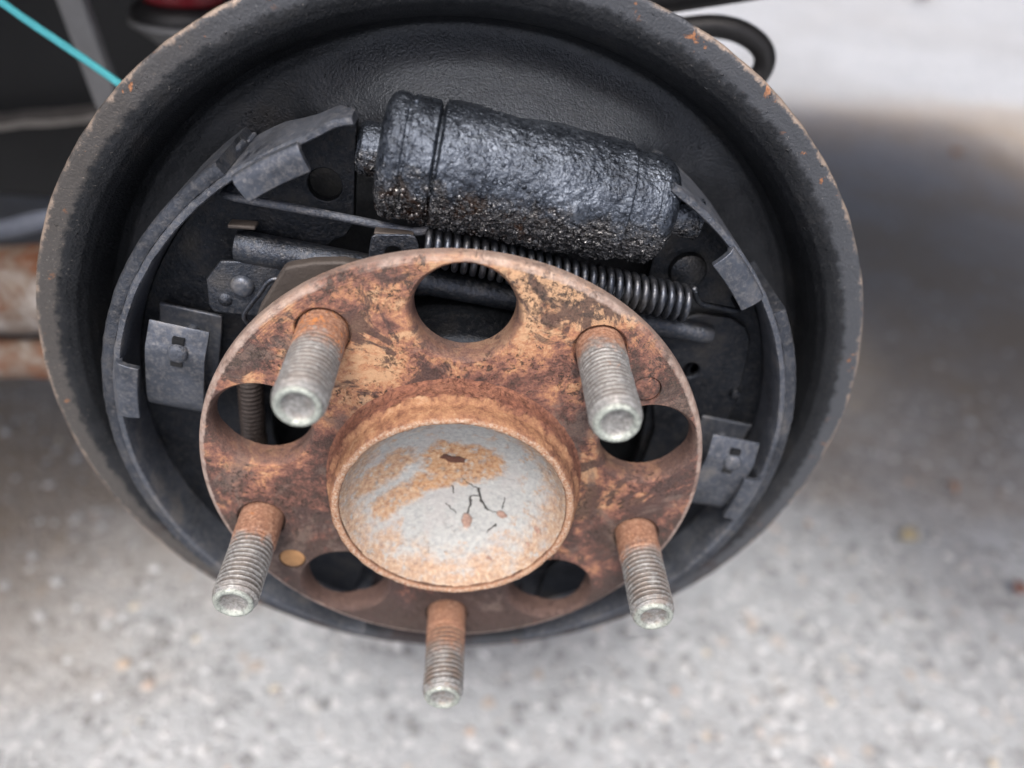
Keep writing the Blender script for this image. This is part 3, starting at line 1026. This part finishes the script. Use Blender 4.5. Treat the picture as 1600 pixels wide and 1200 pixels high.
def shoe(label, side):
    root = thing('brake_shoe', label, 'brake shoe', 'pair of brake shoes')
    if side < 0:
        rim_a, lin_a = (106.5, 252), (126.5, 240)
        tabs = ((114.5, 125.5), (165, 176))
        web = arc(82.1, 104.5, 250, 60)[:]
        web = [(-24.8, 77)] + arc(82.1, 109, 248, 60) + [(-26, -58), (-38, -46), (-47, -30), (-50, -10), (-49, 10), (-45, 26),
               (-40, 38), (-33.5, 47), (-30.5, 49.2), (-28, 50.5), (-26.2, 53.5)]
        holes = [(-32.3, 62.3, 3.7)]
    else:
        rim_a, lin_a = (60.0, -72), (31.5, -60)
        tabs = ((36, 46.5), (-4.0, -14.5))
        web = [(46, 66.5)] + arc(82.1, 53, -69, 60) + [(32, -60), (42, -46), (49, -30), (52, -10), (51, 10), (47, 28), (43.5, 42), (44, 50), (46.2, 56)]
        holes = [(62.5, 19.5, 2.6)]
    n = 110

    def rd(v, r, a):
        x, y, z = v
        e = 0.14 * fbm(x, y, z, 0.35, 3)
        ad = math.degrees(a)
        if side < 0 and ad < 114:
            e += 2.0 * ((114 - ad) / 7.5) ** 1.3
        if side < 0 and ad < 128:
            zb = -40 + 15.5 * sst(ad, 128, 107) + 5 * sst(ad, 109.5, 106.4)
            z = max(z, zb)
            if r > 82:
                e -= 1.2 * sst(ad, 109, 106.4)
        return (x + e * cos(a), y + e * sin(a), z + 0.12 * fbm(x, y, z, .3, 3))
    rim_prof = [(82.2, Z_F + .2), (82.5, Z_F + .65), (83.5, Z_F + .65), (83.9, Z_F + .2), (83.9, -22), (83.9, -30), (83.9, -40), (82.2, -40), (82.2, -30), (82.2, -20)]
    v_, f_ = revolve(rim_prof, n, 0, 0, *rim_a, closed=True, disp=rd)
    mesh_obj('shoe_table', v_, f_, M_RIM, root, 50)

    def ld(v, r, a):
        x, y, z = v
        e = 0.12 * fbm(x, y, z, 0.5, 4)
        return (x + e * cos(a), y + e * sin(a), z + (0.22 * fbm(x, y, z, .6, 4) if z > -20 else 0))
    lin_prof = [(84.0, Z_F - .1), (84.6, Z_F + .05), (86.2, Z_F), (86.8, Z_F - .7), (86.8, -22), (86.8, -30), (86.8, -39.5), (84.0, -39.5), (84.0, -28), (84.0, -20)]
    v_, f_ = revolve(lin_prof, n, 0, 0, *lin_a, closed=True, disp=ld)
    mesh_obj('lining', v_, f_, M_LIN, root, 50)
    wb = plate_obj('web', web, -29.5, -26.5, M_WEB, root, holes, 0.4)
    for a0, a1 in tabs:
        tab_mesh('tab', a0, a1, M_CLIP, root)
    return root


shoeL = shoe('brake shoe on the left with a tab folded over its table', -1)
shoeR = shoe('brake shoe on the right with a raised round rivet', 1)
# rivet on the right shoe's web
v_, f_ = revolve([(0.01, -24.0), (3.4, -24.0), (4.3, -24.6), (4.5, -25.6), (4.5, -27)], 40, 52.7, 48.0)
mesh_obj('rivet', v_, f_, M_SHOE, shoeR, 40)
v_, f_ = revolve([(2.5, -26.2), (3.6, -25.4), (4.0, -26.6)], 40, 62.5, 19.5)
mesh_obj('hole_rim', v_, f_, M_SHOE, shoeR, 40)
# raised crust where the left shoe's upper tab meets the table
for (bx, by, br) in ((-47, 72.5, .7), (-44.6, 74.4, .5)):
    v_, f_ = revolve([(0.01, -15.2), (br * .6, -15.6), (br, -17), (br, -20)], 14, bx, by)
    mesh_obj('crust', v_, f_, M_RIM, shoeL, 180)

# parking brake lever in front of the right web
lever = thing('parking_brake_lever', 'flat dark parking brake lever with rounded top in front of right shoe', 'lever')
lo = [(46, 33)] + [(58, 37), (66, 36.5), (70.5, 34.2), (72.8, 30.5), (73.6, 25), (74.3, 14), (73.4, 2), (69, -16), (60, -34), (50, -44), (45, -36), (52, -18), (54, 0), (50, 16)]
plate_obj('arm', lo, -26.3, -24.4, M_WEB, lever, [(59.5, 20.3, 2.2)], 0.6)
v_, f_ = revolve([(0.01, -23.0), (1.2, -23.2), (1.6, -24.2), (1.6, -25)], 24, 73.0, 14.0)
mesh_obj('pin', v_, f_, M_SHOE, lever, 50)


# ================================================================ hold-down clips: U-shaped leaf springs with a pin
def clip(label, ox, oy, ang, front_l=22, wd=13.4):
    root = thing('hold_down_clip', label, 'spring clip', 'hold down clips on the shoes')
    ca, sa = cos(radians(ang)), sin(radians(ang))

    def T(u, v, z):
        return (ox + u * ca - v * sa, oy + u * sa + v * ca, z)
    # side profile (v, z): back leaf up, fold at the bottom, front leaf, kink near the top
    front = [(-13.0, -23.0), (-14.2, -21.5), (-14.8, -19.4), (-14.3, -17.2), (-12.6, -15.6), (-9, -14.4), (-2, -13.5), (3.4, -13.0), (5.2, -13.1), (7.0, -13.9), (10.8, -15.6)]
    back = [(-13.0, -23.0), (-5, -23.9), (2, -24.2), (7, -24.2), (10.4, -23.8)]
    for nm, prof_, w2 in (('front_leaf', front, wd / 2), ('back_leaf', back, wd / 2 + .5)):
        pts = spline([(a, b, 0) for a, b in prof_], 5)
        v, m = [], len(pts)
        for (a, b, _) in pts:
            for u in (-w2, -w2 * .5, 0, w2 * .5, w2):
                v.append(T(u, a, b))
        o = mesh_obj(nm, v, grid_faces(m, 5), M_CLIP, root, 180)
        s = o.modifiers.new('t', 'SOLIDIFY')
        s.thickness = 0.85 * K
        s.offset = 0
        bv = o.modifiers.new('b', 'BEVEL')
        bv.width = .2 * K
        bv.segments = 2
        bv.angle_limit = radians(50)
    # pin head with its dark slot
    cx, cy, _ = T(0.6, 5.0, 0)
    v_, f_ = revolve([(0.01, -11.5), (1.5, -11.5), (2.3, -12.0), (2.4, -13.4), (1.2, -14), (1.2, -27)], 20, cx, cy,
                     disp=lambda v, r, a: (v[0] + .16 * fbm(*v, .5), v[1] + .16 * fbm(*v, .6), v[2] + .15 * fbm(*v, .7)))
    mesh_obj('pin_head', v_, f_, M_RIM, root, 60)
    for sgn in (-1, 1):
        c0 = T(0.4, 5.0 + sgn * 2.9, -13.1)
        v_, f_ = [], []
        for (du, dv) in ((-1.3, -.75), (1.3, -.75), (1.3, .75), (-1.3, .75)):
            v_.append((c0[0] + du * ca - dv * sa, c0[1] + du * sa + dv * ca, -12.35 if sgn < 0 else -12.9))
        v_ += [(a, b, c - 1.2) for a, b, c in v_]
        mesh_obj('slot', v_, [(0, 1, 2, 3), (4, 5, 6, 7), (0, 1, 5, 4), (1, 2, 6, 5), (2, 3, 7, 6), (3, 0, 4, 7)], M_BLACK, root, 0)
    return root


clip('grey U shaped spring clip with a pin on the left shoe', -67.0, 19.8, -11)
clip('dark U shaped spring clip with a pin on the right shoe', 71.3, -5.0, -9.5)

# ================================================================ wheel cylinder
wc = thing('wheel_cylinder', 'greasy leaking wheel cylinder caked in wet black grime', 'wheel cylinder')
TA = radians(-8.0)
WX, WY, WZ = 11.5, 67.6, -23.0
axd = (cos(TA), sin(TA))


def wc_surf(name, prof_, s0, s1, ns, na, flare, amp, cap0=True, cap1=True, mat=None):
    v = []
    for i in range(ns + 1):
        s = s0 + (s1 - s0) * i / ns
        R = prof_(s)
        for k in range(na):
            a = 2 * pi * k / na            # 0 = up, pi/2 = front (+z)
            r = R
            if flare:
                # the back half grows out to the plate and up
                b = max(0.0, -sin(a))
                upb = max(0.0, cos(a)) * max(0.0, min(1.0, (0.55 - sin(a)) / 1.0))
                edge = min(1.0, min(s - s0, s1 - s) / 4.0)
                r = R * (1 + (0.75 * b ** 3.5) * max(0.0, edge) ** .5)
            lowf = max(0.0, min(1.0, 0.6 - cos(a) * 1.1))
            x0 = WX + s * axd[0] - r * cos(a) * axd[1]
            y0 = WY + s * axd[1] + r * cos(a) * axd[0]
            z0 = WZ + r * sin(a)
            d = amp * (0.22 * fbm(x0, y0, z0, 0.28, 4) + 0.10 * fbm(x0, y0, z0, 0.9, 3))
            q = noise.noise(Vector((x0 * .55, y0 * .55, z0 * .55))) 
            d += amp * lowf * (1.0 * max(0, q) ** 1.2 + 0.28 * max(0, noise.noise(Vector((x0 * 1.3 + 9, y0 * 1.3, z0 * 1.3)))))
            rr = r + d
            v.append((WX + s * axd[0] - rr * cos(a) * axd[1], WY + s * axd[1] + rr * cos(a) * axd[0], WZ + rr * sin(a)))
    f = grid_faces(ns + 1, na, False, True)
    if cap0:
        f.append(tuple(range(na)))
    if cap1:
        f.append(tuple(ns * na + k for k in range(na)))
    return mesh_obj(name, v, f, mat or M_GREASE, wc, 70)


def pf_body(s):
    e = min(s + 19.6, 21.6 - s)
    return 13.0 - 1.4 * max(0, 1 - e / 0.7) ** 2 + 0.25 * sin(s * .3)


def pf_bootL(s):
    # from the left end at -31.5 to -20
    t = s + 31.5
    R = 12.8
    if t < 3.2:
        R = 8.2 + 4.6 * math.sqrt(max(0, 1 - (1 - t / 3.2) ** 2))
    if 4.8 < t < 5.6:
        R -= 0.35
    if t > 10.9:
        R -= 1.2 * (t - 10.9) / .6
    return R


def pf_bootR(s):
    t = 33.0 - s
    R = 11.9
    if t < 5.0:
        R = 6.0 + 5.9 * math.sqrt(max(0, 1 - (1 - t / 5.0) ** 2))
    if 5.0 < t < 5.5:
        R -= 0.35
    return R


wc_surf('body', pf_body, -19.6, 21.6, 260, 300, True, 1.0)
wc_surf('dust_boot', pf_bootL, -31.5, -20.0, 70, 200, False, 0.9)
wc_surf('dust_boot', pf_bootR, 21.4, 33.0, 70, 200, False, 0.6)
wc_surf('core', lambda s: 11.2, -20.2, 22.0, 4, 40, False, 0)
wc_surf('piston', lambda s: 5.6 - 1.0 * max(0, 1 - (s + 36) / 1.0), -36, -31, 24, 64, False, 0.5)
wc_surf('piston', lambda s: 4.6, 33, 40, 12, 48, False, 0.4)

# blobs of wet grease and grit stuck to the cylinder (too many to count)
def blobs(name, spots, mat, parent, seed):
    rb = random.Random(seed)
    v, f = [], []
    bm = bmesh.new()
    bmesh.ops.create_icosphere(bm, subdivisions=1, radius=1)
    bv = [tuple(q.co) for q in bm.verts]
    bf = [tuple(q.index for q in p.verts) for p in bm.faces]
    bm.free()
    for (x, y, z, r) in spots:
        b0 = len(v)
        sx_, sy_, sz_ = (r * rb.uniform(.7, 1.4) for _ in range(3))
        for q in bv:
            k = 1 + .35 * (rb.random() - .5)
            v.append((x + q[0] * sx_ * k, y + q[1] * sy_ * k, z + q[2] * sz_ * k * .8))
        f += [tuple(b0 + k for k in p) for p in bf]
    o = mesh_obj(name, v, f, mat, parent, 180)
    o['kind'] = 'stuff'
    return o


rb = random.Random(21)
spots = []
while len(spots) < 800:
    s = rb.uniform(-30.5, 31)
    a = rb.uniform(0.15, 2.75)
    R = pf_body(s) if -19.6 < s < 21.6 else (pf_bootL(s) if s <= -19.6 else pf_bootR(s))
    low_ = sst(a, 0.9, 1.9) * (1.0 if s < 8 else 0.55)
    q = noise.noise(Vector((s * .22, a * 3.0, 4)))
    if rb.random() > 0.05 + low_ * (0.35 + 0.9 * max(0, q)):
        continue
    r = (0.16 + 0.55 * rb.random() ** 3) * (0.7 + 0.6 * low_)
    rr = R + 0.05 + 0.2 * low_
    spots.append((WX + s * axd[0] - rr * cos(a) * axd[1], WY + s * axd[1] + rr * cos(a) * axd[0], WZ + rr * sin(a), r))
blobs('grease_lumps', spots, M_GREASE, wc, 5)

# ================================================================ return spring
spr = thing('return_spring', 'long grey coil return spring under the wheel cylinder', 'spring')
A0 = Vector((-9.2, 54.2, -16.5))
A1 = Vector((51.9, 43.8, -16.5))
dirv = (A1 - A0).normalized()
side = Vector((-dirv.y, dirv.x, 0))
NC = 30
pts = []
for i in range(NC * 22 + 1):
    t = i / (NC * 22)
    a = 2 * pi * t * NC
    rad = 3.75
    q = A0 + (A1 - A0) * t + (side * cos(a) + Vector((0, 0, 1)) * sin(a)) * rad
    pts.append(tuple(q))
v_, f_ = tube(pts, 0.80, 8)
mesh_obj('coil', v_, f_, M_SPRING, spr, 180)
v_, f_ = tube(spline([tuple(A0 + side * 3.75), (-11.2, 57.2, -16.6), (-14, 57.0, -17.2), (-22, 57.9, -18), (-38, 59.6, -19), (-51, 60.6, -20.5), (-53, 60.2, -24), (-53.2, 60, -30)], 8), 0.95, 12)
mesh_obj('hook_wire', v_, f_, M_RIM, spr, 180)
v_, f_ = tube(spline([tuple(A1 + side * 3.75), (53.4, 45.6, -17), (55.4, 43.6, -17.5), (59, 42.8, -18), (64.5, 41.6, -19), (66, 41.0, -22), (66, 41, -29)], 8), 0.75, 12)
mesh_obj('hook_wire', v_, f_, M_SHOE, spr, 180)

# ================================================================ adjuster strut
stt = thing('adjuster_strut', 'grey round adjuster strut crossing behind the hub flange', 'strut')
B0, B1 = Vector((-52.0, 48.2, -22.5)), Vector((62.0, 31.6, -24.0))
path = [tuple(B0 + (B1 - B0) * (i / 60)) for i in range(61)]
v_, f_ = tube(path, 3.6, 28, rfun=lambda t: (3.75 if t < .38 else 3.2 if t < .72 else 2.7) - .5 * max(0, 1 - min(t, 1 - t) / .012))
mesh_obj('tube', v_, f_, M_STRUT, stt, 60)
for xx in (0.30,):
    q = B0 + (B1 - B0) * xx
v_, f_ = box(-52.5, -46.5, 53.4, 54.4, -23, -19.6)
mesh_obj('end_tab', v_, f_, M_BRACKET, stt, 40, bevel=.4)

# small adjuster lever with a rivet, wire clip, bracket, clip tab, behind the flange's upper left
al = thing('adjuster_lever', 'small six sided dark plate with a round rivet left of the flange', 'lever')
plate_obj('plate', [(-59.0, 40.5), (-55.3, 45.2), (-41.0, 46.0), (-37, 40), (-40, 32), (-48.7, 31.4), (-58.4, 31.8), (-59.4, 33.4)], -21.4, -20.0, M_STRUT, al, (), .4)
v_, f_ = revolve([(0.01, -18.4), (1.6, -18.45), (2.4, -18.9), (2.7, -19.6), (2.7, -21)], 28, -51.0, 39.3)
mesh_obj('rivet', v_, f_, M_CLIP, al, 60)
v_, f_ = revolve([(0.01, -19.2), (0.7, -19.3), (1.5, -19.8), (2.0, -20.4)], 24, -55.4, 35.3)
mesh_obj('dimple', v_, f_, M_STRUT, al, 180)
v_, f_ = tube(spline([(-36, 43.5, -15.5), (-41, 44.6, -14.6), (-43.4, 44.0, -14.2), (-45.6, 41, -14), (-48.3, 37.4, -14), (-49.6, 35.2, -14.2), (-49.4, 33.0, -14.8), (-47, 29, -16)], 8), 0.62, 12)
tag(mesh_obj('wire_clip', v_, f_, M_SPRING, None, 180), 'bent wire clip beside the rivet plate at the flange edge', 'wire clip')
br = plate_obj('bracket', [(-39.6, 48.2), (-37.8, 48.8), (-33, 50.0), (-27, 50.6), (-21, 49.8), (-16, 47), (-16, 36), (-30, 30), (-47.6, 33.5), (-45.4, 38.6)], -16.5, -13.0, M_BRACKET, None, (), 0.8)
tag(br, 'brown stained bracket plate peeking over the flange at the upper left', 'bracket')
ct = thing('spring_clip_tab', 'small folded metal tab at the left end of the coil spring', 'tab')
plate_obj('face', [(-21.3, 53.0), (-20.7, 56.5), (-19.8, 57.1), (-12.6, 57.6), (-11.4, 57.2), (-10.6, 55.4), (-10.6, 48), (-21.6, 48)], -14.6, -13.8, M_STRUT, ct, [(-16.0, 52.6, 2.0)], .3)
mesh_obj('fold', *box(-20.2, -11.8, 56.7, 57.5, -17.5, -14.2), M_BRACKET, ct, 40, bevel=.3)

# threaded rod seen through the left flange hole
rp = []
rodv = []
q0, q1 = Vector((-52.2, 13.5, -20)), Vector((-53.4, -9, -20))
d_ = (q1 - q0).normalized()
sx = Vector((-d_.y, d_.x, 0))
NTR, NAA = 120, 28
for i in range(NTR + 1):
    t = i / NTR
    for k in range(NAA):
        a = 2 * pi * k / NAA
        ph = (t * 17 - a / (2 * pi)) % 1.0
        r = 3.25 - 0.34 * abs(2 * ph - 1) if t < .82 else 3.4
        rodv.append(tuple(q0 + (q1 - q0) * t + (sx * cos(a) + Vector((0, 0, 1)) * sin(a)) * r))
tag(mesh_obj('threaded_rod', rodv, grid_faces(NTR + 1, NAA, False, True) + [tuple(range(NAA)), tuple(NTR * NAA + k for k in range(NAA))], M_ROD, None, 180),
    'brown threaded rod visible through the left hole of the flange', 'rod')
# ================================================================ wheel hub
hub = thing('wheel_hub', 'rusty five hole wheel hub with grey dust cap and five studs', 'wheel hub')
fp = [(20, 0), (40, 0), (58.6, 0), (59.4, -.25), (60.0, -.85), (60.25, -1.6), (60.25, -3.4), (59.6, -4.0), (55, -6.2), (20, -6.5)]
fl = mesh_obj('flange', *revolve(fp, 240, closed=True), M_FLANGE, hub, 30)
cut = []
HA = [90, 162, 234, 306, 18]
for a in HA:
    hx, hy = 47.0 * cos(radians(a)), 47.0 * sin(radians(a))
    pr = [(0.01, 2), (13.2, 2), (12.35, .3), (11.75, -.35), (11.3, -1.0), (11.0, -1.9), (10.9, -3.0), (10.9, -10), (0.01, -10)]
    v_, f_ = revolve(pr, 96, hx, hy)
    cut.append(mesh_obj('cutter', v_, f_, M_FLANGE, hub, 30))
SA = [126, 54, -18, -90, 198]
for a in SA:
    hx, hy = 50 * cos(radians(a)), 50 * sin(radians(a))
    pr = [(0.01, 2), (6.5, 2), (6.2, .02), (5.85, -.3), (5.8, -1.4), (0.01, -1.4)]
    v_, f_ = revolve(pr, 48, hx, hy)
    cut.append(mesh_obj('cutter', v_, f_, M_FLANGE, hub, 30))
for hx, hy in ((41.4, 30.6), (-41.1, -29.6)):
    v_, f_ = revolve([(0.01, 2), (3.5, 2), (3.45, -2.2), (0.01, -2.2)], 40, hx, hy)
    cut.append(mesh_obj('cutter', v_, f_, M_FLANGE, hub, 30))
for c in cut:           # doubled poles at the axis would leave open meshes
    bm = bmesh.new()
    bm.from_mesh(c.data)
    bmesh.ops.remove_doubles(bm, verts=bm.verts, dist=0.03 * K)
    bmesh.ops.holes_fill(bm, edges=bm.edges)
    bmesh.ops.recalc_face_normals(bm, faces=bm.faces)
    bm.to_mesh(c.data)
    bm.free()
boolean(fl, cut)
M_PLUG = mat_simple('orange_rust_plug', (0.36, 0.20, 0.09), 0.8, 0, 0.5, 0.45)
for hx, hy, mt in ((41.4, 30.6, M_FLANGE), (-41.1, -29.6, M_PLUG)):
    v_, f_ = revolve([(0.01, -.15), (2.8, -.1), (3.2, -.35), (3.3, -.8), (3.3, -2.5)], 36, hx, hy,
                     disp=lambda v, r, a: (v[0], v[1], v[2] + .08 * fbm(*v, .6)))
    mesh_obj('plug', v_, f_, mt, hub, 50)


def bdisp(v, r, a):
    x, y, z = v
    k = 0.20 * fbm(x, y, z, 0.25, 4) + (0.14 * fbm(x, y, z, 0.8, 3)) - (0.35 * max(0, fbm(x, y, z, .45, 3)) if z < 5.2 else 0)
    if r < 26.15:
        k = 0
    return (x + k * cos(a), y + k * sin(a), z + (0.10 * fbm(x, y, z, .5, 3) if z > 9 else 0))


bpf = resample([(31.2, -0.3), (30.4, .2), (30.05, .8), (29.9, 2), (29.8, 4.8), (29.55, 5.4), (28.9, 5.75), (28.6, 6.4), (28.45, 9.2), (28.1, 10.1), (27.75, 10.65), (27.2, 10.9),
                (26.6, 10.8), (26.25, 10.4), (26.1, 9.6), (26.2, 7)], 0.4)
mesh_obj('pilot_ring', *revolve(bpf, 320, disp=bdisp), M_BOSS, hub, 180)


def cdisp(v, r, a):
    x, y, z = v
    q = 0.22 * fbm(x, y, 3, 0.16, 4) + 0.07 * fbm(x, y, 1, .7, 3)
    return (x, y, z + q)


cpf = resample([(0.02, -1.4), (7, -1.1), (13, -0.1), (18, 1.6), (22, 4.0), (24.4, 6.6), (25.7, 9.2), (26.2, 9.9)], 0.4)
mesh_obj('dust_cap', *revolve(cpf, 220, disp=cdisp), M_CAP, hub, 180)

# studs
STUD = [(0, 126, 8.5, 0.3), (1, 54, 5.0, 0.12), (2, -18, 9.0, 0.6), (3, -90, 13.0, 0.85), (4, 198, 9.5, 0.25)]
for i, a, reach, brown in STUD:
    sxx, syy = 50 * cos(radians(a)), 50 * sin(radians(a))
    R0, L, pit, z_t = 5.2, 26.2, 1.31, 6.5 + (1.5 if i in (2, 4) else 0)
    NA_ = 48
    zs = [-2.0, -0.6, 0.4]
    z = 0.4
    while z < L - 1.2:
        z += pit / 8 if z > z_t - .5 else 0.5
        zs.append(min(z, L - 1.2))
    v = []
    for z in zs:
        for k in range(NA_):
            th = 2 * pi * k / NA_
            r = R0
            if z > z_t:
                ph = (z / pit - th / (2 * pi)) % 1.0
                amp = 0.78 * min(1.0, (z - z_t) / 1.5)
                tri = abs(2 * ph - 1)
                r = R0 - amp * max(0.0, tri - 0.08) * (1 + 0.25 * noise.noise(Vector((th * 2 + i * 9, z * .4, i))))
            else:
                r = R0 + .10 + .12 * noise.noise(Vector((cos(th) * 2, sin(th) * 2, z * .6 + i * 5)))
            if z > L - 2.6:
                r -= 0.22 * (z - (L - 2.6))
            r += .05 * noise.noise(Vector((cos(th) * 4, sin(th) * 4, z * 1.2 + i * 7)))
            v.append((sxx + r * cos(th), syy + r * sin(th), z))
    for r, z in ((4.45, L - .35), (3.95, L), (3.5, L - .1), (3.05, L - .9), (2.5, L - 1.3), (1.2, L - 1.45), (0.02, L - 1.5)):
        for k in range(NA_):
            th = 2 * pi * k / NA_
            dz = .14 * noise.noise(Vector((cos(th) * r * .7 + i * 4, sin(th) * r * .7, 2 + i)))
            v.append((sxx + r * cos(th), syy + r * sin(th), z + dz))
    n_ = len(v) // NA_
    mesh_obj('wheel_stud', v, grid_faces(n_, NA_, False, True), mat_stud(i, reach, brown, sxx, syy), hub, 180)
